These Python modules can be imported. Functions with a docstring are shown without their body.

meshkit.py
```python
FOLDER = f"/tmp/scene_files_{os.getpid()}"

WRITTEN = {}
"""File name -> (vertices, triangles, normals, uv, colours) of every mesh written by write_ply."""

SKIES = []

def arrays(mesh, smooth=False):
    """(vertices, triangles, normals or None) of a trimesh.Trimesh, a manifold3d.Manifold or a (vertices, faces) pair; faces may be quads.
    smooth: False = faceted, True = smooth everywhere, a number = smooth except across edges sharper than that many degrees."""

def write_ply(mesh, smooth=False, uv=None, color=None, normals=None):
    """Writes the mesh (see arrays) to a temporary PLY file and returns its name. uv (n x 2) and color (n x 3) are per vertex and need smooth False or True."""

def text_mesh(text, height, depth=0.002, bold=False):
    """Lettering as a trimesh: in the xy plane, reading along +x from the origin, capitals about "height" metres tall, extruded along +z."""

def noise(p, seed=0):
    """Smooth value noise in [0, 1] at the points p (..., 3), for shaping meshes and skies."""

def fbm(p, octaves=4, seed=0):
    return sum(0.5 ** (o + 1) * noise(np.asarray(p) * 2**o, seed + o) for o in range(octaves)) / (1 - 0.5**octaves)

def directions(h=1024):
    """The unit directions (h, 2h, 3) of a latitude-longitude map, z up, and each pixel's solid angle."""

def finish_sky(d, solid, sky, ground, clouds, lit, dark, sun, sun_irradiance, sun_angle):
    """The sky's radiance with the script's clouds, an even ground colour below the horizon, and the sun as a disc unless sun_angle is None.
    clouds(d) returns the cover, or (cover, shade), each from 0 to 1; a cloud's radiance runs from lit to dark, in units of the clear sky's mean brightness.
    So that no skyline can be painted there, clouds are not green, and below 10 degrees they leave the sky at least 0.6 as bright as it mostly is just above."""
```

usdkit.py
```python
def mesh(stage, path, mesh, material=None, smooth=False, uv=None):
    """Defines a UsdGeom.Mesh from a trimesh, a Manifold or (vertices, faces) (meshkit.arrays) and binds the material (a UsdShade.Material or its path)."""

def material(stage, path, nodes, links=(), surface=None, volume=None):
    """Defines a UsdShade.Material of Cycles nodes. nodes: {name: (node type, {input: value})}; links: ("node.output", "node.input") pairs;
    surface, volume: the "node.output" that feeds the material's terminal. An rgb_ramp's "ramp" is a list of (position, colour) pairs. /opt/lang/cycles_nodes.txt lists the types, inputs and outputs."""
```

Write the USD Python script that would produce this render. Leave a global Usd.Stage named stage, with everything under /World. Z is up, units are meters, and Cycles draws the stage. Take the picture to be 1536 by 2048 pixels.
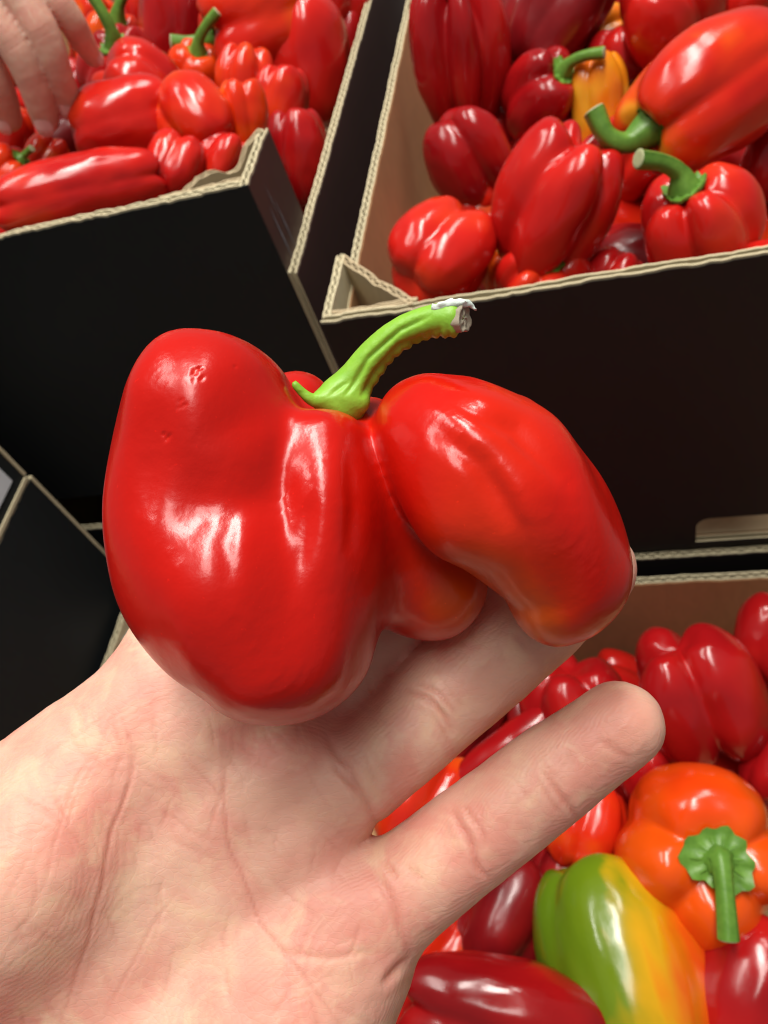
import math, random, numpy as np, trimesh, usdkit, meshkit
from pxr import Usd, UsdGeom, UsdLux, UsdShade, Gf, Sdf, Vt
from scipy import sparse
from shapely.geometry import Polygon
from shapely.geometry import box as sbox

stage = Usd.Stage.CreateInMemory()
UsdGeom.SetStageUpAxis(stage, UsdGeom.Tokens.z)
UsdGeom.SetStageMetersPerUnit(stage, 1.0)
world = UsdGeom.Xform.Define(stage, '/World')
stage.SetDefaultPrim(world.GetPrim())
UsdGeom.Scope.Define(stage, '/World/Looks')
T = Sdf.ValueTypeNames

# ------------------------------------------------------------ camera
F = 1600.0                                     # focal length in pixels of a 1536 x 2048 picture
# rows: world x (right along the crate fronts), y (away), z (up) in the frame of the camera (right, down, forward)
RT = np.array([[0.95515343, -0.07911129, -0.28534774],
               [0.10861405, -0.80288053, 0.58616196],
               [-0.27547217, -0.59086738, -0.75828149]])
cam = UsdGeom.Camera.Define(stage, '/World/camera')
cam.CreateHorizontalApertureAttr(20.0); cam.CreateVerticalApertureAttr(20.0 * 2048 / 1536)
cam.CreateFocalLengthAttr(20.0 * F / 1536)
cam.CreateClippingRangeAttr(Gf.Vec2f(0.01, 50))
cam.CreateFStopAttr(31.0); cam.CreateFocusDistanceAttr(0.118)
cam.CreateExposureAttr(0.08)
rt, up, bk = RT @ [1, 0, 0], RT @ [0, -1, 0], RT @ [0, 0, -1]
cam.AddTransformOp().Set(Gf.Matrix4d(*rt, 0, *up, 0, *bk, 0, 0, 0, 0, 1))

# ------------------------------------------------------------ light: ceiling strip lamps, an added fill for the palm and the even light of the shop hall
def M(name, nodes, links=(), surface='p.BSDF'):
    return usdkit.material(stage, '/World/Looks/' + name, nodes, links, surface=surface)

dome = UsdLux.DomeLight.Define(stage, '/World/sky')
dome.GetPrim().SetCustomDataByKey('kind', 'structure')
hall = M('hall_light', {'b': ('background_shader', {'color': (1.0, 0.97, 0.93), 'strength': 0.19})}, surface='b.background')
UsdShade.MaterialBindingAPI.Apply(dome.GetPrim()).Bind(hall)
def strip(name, x, y, z, w, l, power, tilt=0.0, rz=0.0):
    L = UsdLux.RectLight.Define(stage, '/World/' + name)
    L.CreateWidthAttr(w); L.CreateHeightAttr(l); L.CreateIntensityAttr(power); L.CreateNormalizeAttr(False)
    L.CreateColorAttr(Gf.Vec3f(1.0, 0.95, 0.88))
    L.AddTranslateOp().Set(Gf.Vec3d(x, y, z)); L.AddRotateZOp().Set(rz); L.AddRotateYOp().Set(tilt)
    L.GetPrim().SetCustomDataByKey('kind', 'structure')
    return L
strip('ceiling_lamp', 0.10, 0.78, 1.9, 0.32, 1.3, 36)
strip('ceiling_lamp_003', 0.20, -0.15, 1.9, 0.50, 1.0, 13)  # added fill that brightens the palm, not a known lamp of the hall
strip('ceiling_lamp_001', -0.95, 0.65, 1.9, 0.30, 1.5, 16)
strip('ceiling_lamp_002', 0.60, 1.9, 1.9, 0.30, 1.2, 15)

# ------------------------------------------------------------ helpers
def at_h(px, py, h):
    r = RT @ np.array([px - 768.0, py - 1024.0, F]); return r * (h / r[2])
def depth_h(px, py, h):
    r = RT @ np.array([px - 768.0, py - 1024.0, F]); return h / r[2] * F
def C(px, py, z):                              # camera frame point (metres)
    return np.array([(px - 768) * z / F, (py - 1024) * z / F, z])
def W(p): return np.asarray(p) @ RT.T
used = {}
def numbered(parent, name):
    k = (str(parent), name); n = used.get(k, 0); used[k] = n + 1
    return name if n == 0 else f'{name}_{n:03d}'
def path_of(parent): return '/World' if parent is None else str(parent.GetPath())
def data(p, **kw):
    for k, v in kw.items():
        if v: p.SetCustomDataByKey(k, v)
def thing(name, label, cat, loc, group=None):
    x = UsdGeom.Xform.Define(stage, '/World/' + numbered('/World', name))
    x.AddTranslateOp().Set(Gf.Vec3d(*map(float, loc)))
    p = x.GetPrim(); data(p, label=label, category=cat, group=group)
    p._loc = np.array(loc, float) if False else None
    LOC[str(p.GetPath())] = np.array(loc, float)
    return p
LOC = {}
def part(name, mesh, mat, parent, smooth=40, tone=None, **kw):
    """mesh in world coordinates; stored relative to the thing's base"""
    pp = path_of(parent)
    root = '/' + '/'.join(pp.split('/')[1:3])
    off = LOC.get(root, np.zeros(3))
    v, f, nrm = meshkit.arrays(mesh, True if tone is not None else smooth)
    path = pp + '/' + numbered(pp, name)
    m = usdkit.mesh(stage, path, (v - off, f), mat, smooth=True if (tone is not None or smooth is True) else smooth)
    if tone is not None:
        for k, a in tone.items():
            UsdGeom.PrimvarsAPI(m).CreatePrimvar(k, T.FloatArray, 'vertex').Set(Vt.FloatArray.FromNumpy(np.asarray(a, np.float32)))
    data(m.GetPrim(), **kw)
    return m.GetPrim()

# ------------------------------------------------------------ implicit modelling
def cone(P, a, b, ra, rb):
    ba = (b - a).astype(np.float32); l2 = float(ba @ ba) + 1e-12
    pa = P - a.astype(np.float32)
    t = np.clip((pa @ ba) / l2, 0, 1)
    d = pa - t[..., None] * ba
    return np.sqrt(np.einsum('...i,...i', d, d)) - (ra + (rb - ra) * t)
def smin(a, b, k):
    h = np.maximum(k - np.abs(a - b), 0) / k
    return np.minimum(a, b) - h * h * h * k / 6
def chain(P, pts):
    """pts: (centre, radius) list -> union along the chain"""
    q = np.array([np.append(c, r) for c, r in pts])
    if len(q) > 2:                             # Catmull-Rom through the centres and radii
        ext = np.vstack([2 * q[0] - q[1], q, 2 * q[-1] - q[-2]]); o = []
        for i in range(len(q) - 1):
            p0, p1, p2, p3 = ext[i:i + 4]
            for t in np.arange(7) / 7:
                o.append(0.5 * (2 * p1 + (p2 - p0) * t + (2 * p0 - 5 * p1 + 4 * p2 - p3) * t * t + (3 * p1 - p0 - 3 * p2 + p3) * t ** 3))
        q = np.array(o + [q[-1]])
    d = None
    for a, b in zip(q[:-1], q[1:]):
        e = cone(P, a[:3], b[:3], a[3], b[3])
        d = e if d is None else np.minimum(d, e)
    return d
def grid(lo, hi, h):
    ax = [np.arange(l, u + h, h, dtype=np.float32) for l, u in zip(lo, hi)]
    return np.stack(np.meshgrid(*ax, indexing='ij'), -1)
def surface_nets(f, lo, h):
    s = f < 0
    n = np.array(f.shape) - 1
    cnt = np.zeros(n, np.int8)
    for o in np.ndindex(2, 2, 2):
        cnt += s[o[0]:o[0] + n[0], o[1]:o[1] + n[1], o[2]:o[2] + n[2]]
    cells = np.argwhere((cnt > 0) & (cnt < 8))
    idx = -np.ones(n, np.int64); idx[tuple(cells.T)] = np.arange(len(cells))
    acc = np.zeros((len(cells), 3)); w = np.zeros(len(cells))
    cor = list(np.ndindex(2, 2, 2))
    val = {o: f[cells[:, 0] + o[0], cells[:, 1] + o[1], cells[:, 2] + o[2]] for o in cor}
    for a in cor:
        for k in range(3):
            if a[k] == 0:
                b = list(a); b[k] = 1; b = tuple(b)
                fa, fb = val[a], val[b]; m = (fa < 0) != (fb < 0)
                t = np.where(m, fa / np.where(m, fa - fb, 1), 0)
                p = np.tile(np.array(a, float), (len(cells), 1)); p[:, k] += t
                acc += p * m[:, None]; w += m
    V = (cells + acc / w[:, None]) * h + lo
    Q = []
    for k in range(3):
        i, j = (k + 1) % 3, (k + 2) % 3
        sl0 = [slice(None)] * 3; sl1 = [slice(None)] * 3
        sl0[k] = slice(0, -1); sl1[k] = slice(1, None)
        a, b = s[tuple(sl0)], s[tuple(sl1)]
        e = np.argwhere(a != b)
        e = e[(e[:, i] > 0) & (e[:, j] > 0) & (e[:, i] < n[i]) & (e[:, j] < n[j])]
        flip = a[tuple(e.T)]
        def c(di, dj):
            q = e.copy(); q[:, i] -= di; q[:, j] -= dj
            return idx[tuple(q.T)]
        q = np.stack([c(1, 1), c(0, 1), c(0, 0), c(1, 0)], 1)
        q[~flip] = q[~flip][:, ::-1]
        Q.append(q)
    Q = np.vstack(Q); Q = Q[(Q >= 0).all(1)]
    return V, np.vstack([Q[:, [0, 1, 2]], Q[:, [0, 2, 3]]])
def smooth_mesh(V, Fc, it=6, lam=0.5, mu=-0.52):
    e = np.vstack([Fc[:, [0, 1]], Fc[:, [1, 2]], Fc[:, [2, 0]]])
    A = sparse.coo_matrix((np.ones(len(e)), (e[:, 0], e[:, 1])), shape=(len(V),) * 2).tocsr()
    A = ((A + A.T) > 0).astype(float)
    D = sparse.diags(1 / np.maximum(np.asarray(A.sum(1)).ravel(), 1)) @ A
    for _ in range(it):
        V = V + lam * (D @ V - V)
        V = V + mu * (D @ V - V)
    return V
def vnormals(V, Fc):
    return meshkit.arrays((V, Fc), True)[2]
def project(V):                                # camera-frame points -> photo pixels
    return V[:, :2] / V[:, 2:3] * F + [768, 1024]
def seg_dist(p, pts):
    """distance of 2-d points to a polyline and the position 0..1 along it"""
    best = np.full(len(p), 1e9); pos = np.zeros(len(p)); n = len(pts) - 1
    for i in range(n):
        a, b = np.array(pts[i], float), np.array(pts[i + 1], float); ba = b - a
        t = np.clip((p - a) @ ba / (ba @ ba), 0, 1)
        d = np.linalg.norm(p - a - t[:, None] * ba, axis=1)
        m = d < best; best[m] = d[m]; pos[m] = (i + t[m]) / n
    return best, pos
def tube(pts, rad, n=12, ridges=0, amp=0.0, cap=True, sub=6):
    """tapered tube along a Catmull-Rom curve (world points)"""
    pts = np.asarray(pts, float); rad = np.asarray(rad, float)
    ext = np.vstack([2 * pts[0] - pts[1], pts, 2 * pts[-1] - pts[-2]])
    P, R_ = [], []
    for i in range(len(pts) - 1):
        p0, p1, p2, p3 = ext[i:i + 4]
        for t in np.arange(sub) / sub:
            P.append(0.5 * (2 * p1 + (p2 - p0) * t + (2 * p0 - 5 * p1 + 4 * p2 - p3) * t * t + (3 * p1 - p0 - 3 * p2 + p3) * t ** 3))
            R_.append(rad[i] + (rad[i + 1] - rad[i]) * t)
    P.append(pts[-1]); R_.append(rad[-1]); P = np.array(P)
    tan = np.gradient(P, axis=0); tan /= np.linalg.norm(tan, axis=1)[:, None]
    u = np.cross(tan[0], [0.31, 0.22, 0.93]); u /= np.linalg.norm(u)
    V = []
    th = np.arange(n) / n * 2 * np.pi
    prof = 1 + amp * np.cos(ridges * th) if ridges else np.ones(n)
    for p, t, r in zip(P, tan, R_):
        u = u - t * (u @ t); u /= np.linalg.norm(u); w = np.cross(t, u)
        V.append(p + (r * prof)[:, None] * (np.cos(th)[:, None] * u + np.sin(th)[:, None] * w))
    V = np.vstack(V); Fc = []
    for i in range(len(P) - 1):
        for j in range(n):
            a, b = i * n + j, i * n + (j + 1) % n
            Fc += [[a, b, b + n], [a, b + n, a + n]]
    if cap:
        V = np.vstack([V, P[0], P[-1]]); c0, c1 = len(V) - 2, len(V) - 1; o = (len(P) - 1) * n
        for j in range(n):
            Fc += [[c0, (j + 1) % n, j], [c1, o + j, o + (j + 1) % n]]
    return V, np.array(Fc)

# ------------------------------------------------------------ materials
def card(name, col, rough=0.85, scale=220, var=0.25, bump=0.15, spec=0.3):
    d = tuple(c * (1 - var) for c in col)
    return M(name, {'g': ('geometry', {}), 'mp': ('mapping', {'scale': (1, 1, 0.35)}),
                    'n': ('noise_texture', {'scale': scale, 'detail': 5, 'roughness': 0.65}),
                    'n2': ('noise_texture', {'scale': 18.0, 'detail': 3}),
                    'mx': ('mix', {'fac': 0.4}), 'r': ('rgb_ramp', {'ramp': [(0.3, d), (0.7, col)]}),
                    'b': ('bump', {'strength': bump, 'distance': 0.001}),
                    'ds': ('noise_texture', {'scale': 700.0, 'detail': 3, 'roughness': 0.7}), 'dr': ('rgb_ramp', {'ramp': [(0.0, (0, 0, 0)), (0.64, (0, 0, 0)), (0.80, (0.5, 0.5, 0.5))]}), 'dm': ('mix', {'color2': tuple(min(0.7, c * 1.4 + 0.02) for c in col)}),
                    'p': ('principled_bsdf', {'roughness': rough, 'specular_ior_level': spec})},
             [('g.position', 'ds.vector'), ('ds.fac', 'dr.fac'), ('dr.color', 'dm.fac'), ('r.color', 'dm.color1'), ('dm.color', 'p.base_color'), ('g.position', 'mp.vector'), ('mp.vector', 'n.vector'), ('g.position', 'n2.vector'), ('n.color', 'mx.color1'), ('n2.color', 'mx.color2'),
              ('mx.color', 'r.fac'), ('n.fac', 'b.height'), ('b.normal', 'p.normal')])
kraft = card('kraft_board', (0.50, 0.40, 0.25))
kraft_inner = card('kraft_inside', (0.52, 0.29, 0.14))  # pushed towards orange: red bounce from the peppers put into the colour
kraft_edge = card('kraft_edge', (0.62, 0.55, 0.36), bump=0.3)
black_cool = card('black_print_cool', (0.0105, 0.0140, 0.0155), rough=0.62, var=0.35, bump=0.05, spec=0.35)
black_warm = card('black_print_warm', (0.014, 0.0095, 0.0095), rough=0.62, var=0.35, bump=0.05, spec=0.35)
brown_print = card('brown_print', (0.055, 0.027, 0.024), rough=0.55, var=0.3, bump=0.05, spec=0.4)
paper = card('white_paper', (0.62, 0.66, 0.70), rough=0.8, var=0.12)
scuff = card('pale_scuff', (0.22, 0.25, 0.30), rough=0.8, var=0.4)
concrete = card('shop_floor', (0.16, 0.15, 0.14), rough=0.7)

def skin_of_pepper(name, stops, rough=0.18, coat=0.1, orange=0.06):
    return M(name, {'a': ('attribute', {'attribute': 'tone'}), 'tc': ('texture_coordinate', {}),
                    'r': ('rgb_ramp', {'ramp': stops}),
                    'n': ('noise_texture', {'scale': 520.0, 'detail': 4}),
                    'n3': ('noise_texture', {'scale': 1500.0, 'detail': 2}), 
                    'sp': ('rgb_ramp', {'ramp': [(0.0, (1, 1, 1)), (0.70, (1, 1, 1)), (0.78, (1.25, 1.3, 1.3))]}),
                    'mul': ('mix', {'mix_type': 'multiply', 'fac': 1.0}),
                    'n2': ('noise_texture', {'scale': 60.0, 'detail': 4}),
                    'rr': ('map_range', {'from_min': 0.3, 'from_max': 0.7, 'to_min': rough - 0.05, 'to_max': rough + 0.09}),
                    'b': ('bump', {'strength': orange, 'distance': 0.0006}),
                    'p': ('principled_bsdf', {'specular_ior_level': 0.42, 'coat_weight': coat, 'coat_roughness': 0.10})},
             [('a.fac', 'r.fac'), ('r.color', 'mul.color1'), ('n3.fac', 'sp.fac'), ('sp.color', 'mul.color2'), ('mul.color', 'p.base_color'),
              ('tc.object', 'n.vector'), ('tc.object', 'n2.vector'), ('tc.object', 'n3.vector'),
              ('n2.fac', 'rr.value'), ('rr.result', 'p.roughness'), ('n.fac', 'b.height'), ('b.normal', 'p.normal')])
RED = skin_of_pepper('red_pepper_skin', [(0.2, (0.40, 0.006, 0.006)), (0.6, (0.52, 0.012, 0.007)), (0.9, (0.60, 0.035, 0.008))])
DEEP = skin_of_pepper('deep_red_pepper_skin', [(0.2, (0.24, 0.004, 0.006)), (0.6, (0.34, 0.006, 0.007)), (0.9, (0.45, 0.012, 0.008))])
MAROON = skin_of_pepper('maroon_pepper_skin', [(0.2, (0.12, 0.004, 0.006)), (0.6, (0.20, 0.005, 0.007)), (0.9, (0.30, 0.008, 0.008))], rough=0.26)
SCARLET = skin_of_pepper('scarlet_pepper_skin', [(0.2, (0.50, 0.010, 0.005)), (0.55, (0.58, 0.024, 0.005)), (0.8, (0.66, 0.08, 0.006)), (0.97, (0.68, 0.24, 0.015))])
ORANGE = skin_of_pepper('orange_pepper_skin', [(0.15, (0.56, 0.010, 0.003)), (0.5, (0.64, 0.032, 0.003)), (0.85, (0.68, 0.075, 0.004))])
AMBER = skin_of_pepper('amber_pepper_skin', [(0.1, (0.60, 0.05, 0.005)), (0.5, (0.68, 0.19, 0.008)), (0.9, (0.62, 0.36, 0.02))])
GREENY = skin_of_pepper('half_ripe_pepper_skin', [(0.0, (0.10, 0.18, 0.007)), (0.32, (0.13, 0.20, 0.007)), (0.42, (0.36, 0.26, 0.007)), (0.58, (0.58, 0.30, 0.006)), (0.72, (0.64, 0.17, 0.005)), (0.88, (0.60, 0.045, 0.005)), (1.0, (0.45, 0.012, 0.006))])
HERO = skin_of_pepper('held_pepper_skin', [(0.0, (0.39, 0.004, 0.002)), (0.45, (0.48, 0.006, 0.002)), (0.72, (0.55, 0.022, 0.003)), (1.0, (0.58, 0.08, 0.005))], rough=0.225, coat=0.0, orange=0.13)
SKINS = dict(r=RED, d=DEEP, m=MAROON, s=SCARLET, o=ORANGE, a=AMBER, g=GREENY)

def plant(name, lo, hi, rough=0.4, scale=300.0):
    return M(name, {'tc': ('texture_coordinate', {}), 'n': ('noise_texture', {'scale': scale, 'detail': 4, 'roughness': 0.6}),
                    'n2': ('noise_texture', {'scale': scale * 0.2, 'detail': 2}), 'mx': ('mix', {'fac': 0.5}),
                    'r': ('rgb_ramp', {'ramp': [(0.3, lo), (0.7, hi)]}), 'b': ('bump', {'strength': 0.25, 'distance': 0.0008}),
                    'p': ('principled_bsdf', {'roughness': rough, 'specular_ior_level': 0.4})},
             [('tc.object', 'n.vector'), ('tc.object', 'n2.vector'), ('n.color', 'mx.color1'), ('n2.color', 'mx.color2'), ('mx.color', 'r.fac'),
              ('r.color', 'p.base_color'), ('n.fac', 'b.height'), ('b.normal', 'p.normal')])
STEM = plant('stem_green', (0.05, 0.14, 0.015), (0.15, 0.30, 0.04))
STEM2 = plant('held_stem_green', (0.12, 0.34, 0.014), (0.27, 0.52, 0.05), 0.42, 300.0)
CUT = plant('cut_stem', (0.25, 0.28, 0.13), (0.50, 0.50, 0.30), 0.7)
CUT2 = plant('dry_cut_stem', (0.16, 0.13, 0.09), (0.42, 0.38, 0.29), 0.8, 450.0)
FLUFF = plant('pale_fibre', (0.42, 0.50, 0.46), (0.62, 0.70, 0.66), 0.9, 1200.0)

def skin(name, base, pink, pale, deep):
    return M(name, {'tc': ('texture_coordinate', {}), 'a': ('attribute', {'attribute': 'flush'}), 'c': ('attribute', {'attribute': 'crease'}),
                    'n1': ('noise_texture', {'scale': 55.0, 'detail': 4, 'roughness': 0.55, 'distortion': 0.6}),
                    'n2': ('noise_texture', {'scale': 130.0, 'detail': 4, 'roughness': 0.6, 'distortion': 0.8}),
                    'f1': ('rgb_ramp', {'ramp': [(0.42, (0, 0, 0)), (0.62, (1, 1, 1))]}),
                    'f2': ('rgb_ramp', {'ramp': [(0.48, (0, 0, 0)), (0.74, (0.8, 0.8, 0.8))]}),
                    'm1': ('mix', {'color1': base, 'color2': pink}), 'm2': ('mix', {'color2': pale}),
                    'm3': ('mix', {'color2': pink}), 'm4': ('mix', {'color2': deep}),
                    'mp': ('mapping', {'rotation': (0.5, 0.7, 0.9)}),
                    'w': ('wave_texture', {'scale': 620.0, 'distortion': 9.0, 'detail': 2, 'detail_scale': 0.35}),
                    'v': ('voronoi_texture', {'feature': 'distance_to_edge', 'scale': 1.0}),
                    'n3': ('noise_texture', {'scale': 900.0, 'detail': 4, 'roughness': 0.6}),
                    'h1': ('math', {'math_type': 'multiply', 'value2': 0.55}), 'h2': ('math', {'math_type': 'add'}), 'wn': ('mix', {'mix_type': 'add', 'fac': 0.006}), 'vr': ('map_range', {'from_min': 0.0, 'from_max': 0.12, 'to_min': 0.0, 'to_max': 1.0, 'clamp': True}), 'h3': ('math', {'math_type': 'multiply_add', 'value2': 0.4}), 'vm': ('mapping', {'rotation': (0.2, 0.1, 0.6), 'scale': (420, 1000, 700)}),
                    
                    'b': ('bump', {'strength': 0.2, 'distance': 0.00025}),
                    'p': ('principled_bsdf', {'roughness': 0.5, 'specular_ior_level': 0.35, 'subsurface_weight': 0.35, 'subsurface_scale': 0.0022, 'subsurface_radius': (1.0, 0.35, 0.2)})},
             [('tc.object', 'n1.vector'), ('tc.object', 'n2.vector'), ('tc.object', 'n3.vector'), ('tc.object', 'wn.color1'), ('n1.color', 'wn.color2'), ('wn.color', 'vm.vector'), ('vm.vector', 'v.vector'), ('v.distance', 'vr.value'), ('vr.result', 'h3.value1'), ('h2.value', 'h3.value3'), ('tc.object', 'mp.vector'), ('mp.vector', 'w.vector'),
              ('n1.fac', 'f1.fac'), ('n2.fac', 'f2.fac'), ('f1.color', 'm1.fac'), ('m1.color', 'm2.color1'), ('f2.color', 'm2.fac'),
              ('m2.color', 'm3.color1'), ('a.fac', 'm3.fac'), ('m3.color', 'm4.color1'), ('c.fac', 'm4.fac'), ('m4.color', 'p.base_color'),
              ('w.fac', 'h1.value1'), ('h1.value', 'h2.value1'), ('n3.fac', 'h2.value2'), ('h3.value', 'b.height'), ('b.normal', 'p.normal')])
PALM = skin('palm_skin', (0.655, 0.38, 0.285), (0.635, 0.275, 0.212), (0.71, 0.48, 0.325), (0.42, 0.14, 0.10))
BACK = skin('hand_back_skin', (0.60, 0.37, 0.28), (0.60, 0.30, 0.23), (0.65, 0.46, 0.34), (0.25, 0.11, 0.085))
NAIL = M('fingernail', {'p': ('principled_bsdf', {'base_color': (0.70, 0.50, 0.46), 'roughness': 0.25, 'specular_ior_level': 0.5})})

# ------------------------------------------------------------ crates
RIM = random.Random(4)
def board(a, b, z0, z1, t, parent, name, face=None, corr=True, torn=0.0, holes=None, seed=1, mat=None, both=None, label=None):
    """corrugated board standing on the line a-b (plan), z0..z1, thickness t to the left of a->b; the right side is the printed outside"""
    a, b = np.array(a, float), np.array(b, float); L = np.linalg.norm(b - a); d = (b - a) / L; nrm = np.array([-d[1], d[0]])
    def put(m):
        v = np.asarray(m.vertices); w = np.zeros_like(v)
        w[:, :2] = a + v[:, :1] * d + v[:, 1:2] * nrm; w[:, 2] = v[:, 2]
        return trimesh.Trimesh(w, m.faces, process=False)
    def top(x, k):
        x = np.asarray(x, float)
        base = z1 - 0.0012 * meshkit.noise(np.stack([x * 45, x * 0 + 2.2, x * 0 + seed], -1)) + 0.0012 * (meshkit.noise(np.stack([x * 300, x * 0 + k * 7.3, x * 0 + seed], -1)) - 0.5)
        if torn:
            base = base - torn * np.clip(meshkit.fbm(np.stack([x * 42, x * 0 + k * 0.05, x * 0 + seed * 3.1], -1), 4) - 0.25, 0, 1) * 1.5 * np.sin(np.clip(x / L, 0, 1) * np.pi) ** 0.5
        return base
    N = max(2, int(L / 0.0025)) if corr else 2
    xs = np.linspace(0, L, N + 1)
    def sheet(y0, y1, k, yo=None):
        if holes is not None:
            poly = Polygon(list(zip(xs, top(xs, k))) + [(L, z0), (0, z0)]).difference(holes)
            m = trimesh.creation.extrude_polygon(poly, y1 - y0, engine='earcut')
            v = np.asarray(m.vertices).copy(); m.vertices = np.stack([v[:, 0], y0 + v[:, 2], v[:, 1]], -1); m.invert()
            return put(m)
        zt = top(xs, k); wav = yo if yo is not None else np.zeros(N + 1)
        V = np.concatenate([np.stack([xs, y0 + wav, zt * 0 + z0], -1), np.stack([xs, y0 + wav, zt], -1), np.stack([xs, y1 + wav, zt], -1), np.stack([xs, y1 + wav, zt * 0 + z0], -1)])
        n = N + 1; Fc = []
        i = np.arange(N)
        for r in range(4):
            p, q = r * n, ((r + 1) % 4) * n
            Fc += [np.stack([p + i, p + i + 1, q + i + 1], 1), np.stack([p + i, q + i + 1, q + i], 1)]
        e0 = [0, n, 2 * n, 3 * n]; e1 = [N, n + N, 2 * n + N, 3 * n + N]
        Fc += [np.array([[e0[0], e0[1], e0[2]], [e0[0], e0[2], e0[3]], [e1[0], e1[2], e1[1]], [e1[0], e1[3], e1[2]]])]
        return put(trimesh.Trimesh(V, np.vstack(Fc), process=False))
    if corr:
        ln = 0.0011
        ms = [sheet(0, ln, 0), sheet(t - ln, t, 1)]
        if holes is None:
            per = 0.0072
            xs0 = xs; xs = np.linspace(0, L, int(L / per * 8) + 2); N = len(xs) - 1
            amp = (t - 2 * ln) / 2 - 0.0003
            ms.append(sheet(t / 2 - 0.0004, t / 2 + 0.0004, 2, amp * np.sin(xs / per * 2 * np.pi + 2.5 * meshkit.noise(np.stack([xs * 60, xs * 0, xs * 0 + seed], -1))) * (0.75 + 0.25 * meshkit.noise(np.stack([xs * 90, xs * 0 + 5, xs * 0 + seed], -1)))))
            xs = xs0; N = len(xs) - 1
        m = trimesh.util.concatenate(ms)
    else:
        m = sheet(0, t, 0)
    p = part(name, m, mat or kraft_edge, parent, smooth=20, label=label)
    e = 0.0005
    def face_sheet(y0, y1, fm, nm):
        nonlocal z1, N, xs
        zz = z1; z1 = zz - 0.0012; f_ = sheet(y0, y1, 0 if y0 < t / 2 else 1); z1 = zz
        part(nm, f_, fm, p, smooth=20)
    if face is not None: face_sheet(-e, -0.00005, face, 'printed_face')
    if both is not None: face_sheet(t + 0.00005, t + e, both, 'inside_face')
    return p
def slab(x0, x1, y0, y1, z0, z1):
    m = trimesh.creation.box((x1 - x0, y1 - y0, z1 - z0)); m.apply_translation(((x0 + x1) / 2, (y0 + y1) / 2, (z0 + z1) / 2)); return m

# floor the stacks stand on
fl = part('shop_floor', slab(-3, 3, -3, 3, -0.80, -0.746), concrete, None); data(fl, kind='structure')

TH = 0.005
# right crate
XR, YR, ZR, ZRB, ZRW = -0.1435, 0.322, -0.250, -0.484, -0.267
cr = thing('produce_crate', 'black cardboard crate of red peppers on the right, hollow triangular corner post at its front', 'crate', (0.07, 0.6, ZRB))
slot = sbox(0.1885, -0.4775, 0.33, -0.4510).buffer(-0.009).buffer(0.009).union(sbox(0.1885, -0.4775, 0.3, -0.468))
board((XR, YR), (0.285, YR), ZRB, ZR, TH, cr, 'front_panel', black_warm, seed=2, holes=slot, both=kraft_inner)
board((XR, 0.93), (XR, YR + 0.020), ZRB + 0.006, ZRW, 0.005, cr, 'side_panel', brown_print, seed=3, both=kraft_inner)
board((0.285, YR + 0.01), (0.285, 0.93), ZRB + 0.006, ZRW, TH, cr, 'side_panel', brown_print, corr=False)
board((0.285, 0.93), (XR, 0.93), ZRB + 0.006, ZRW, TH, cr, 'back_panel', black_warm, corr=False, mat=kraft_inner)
part('bottom_panel', slab(XR + 0.007, 0.278, YR + 0.0075, 0.923, ZRB, ZRB + 0.005), kraft, cr)
pa, pb, pc = at_h(640, 645, ZR)[:2], at_h(665, 510, ZR)[:2], at_h(832, 605, ZR)[:2]
pc = np.array([pc[0], YR + TH + 0.001])
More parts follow.
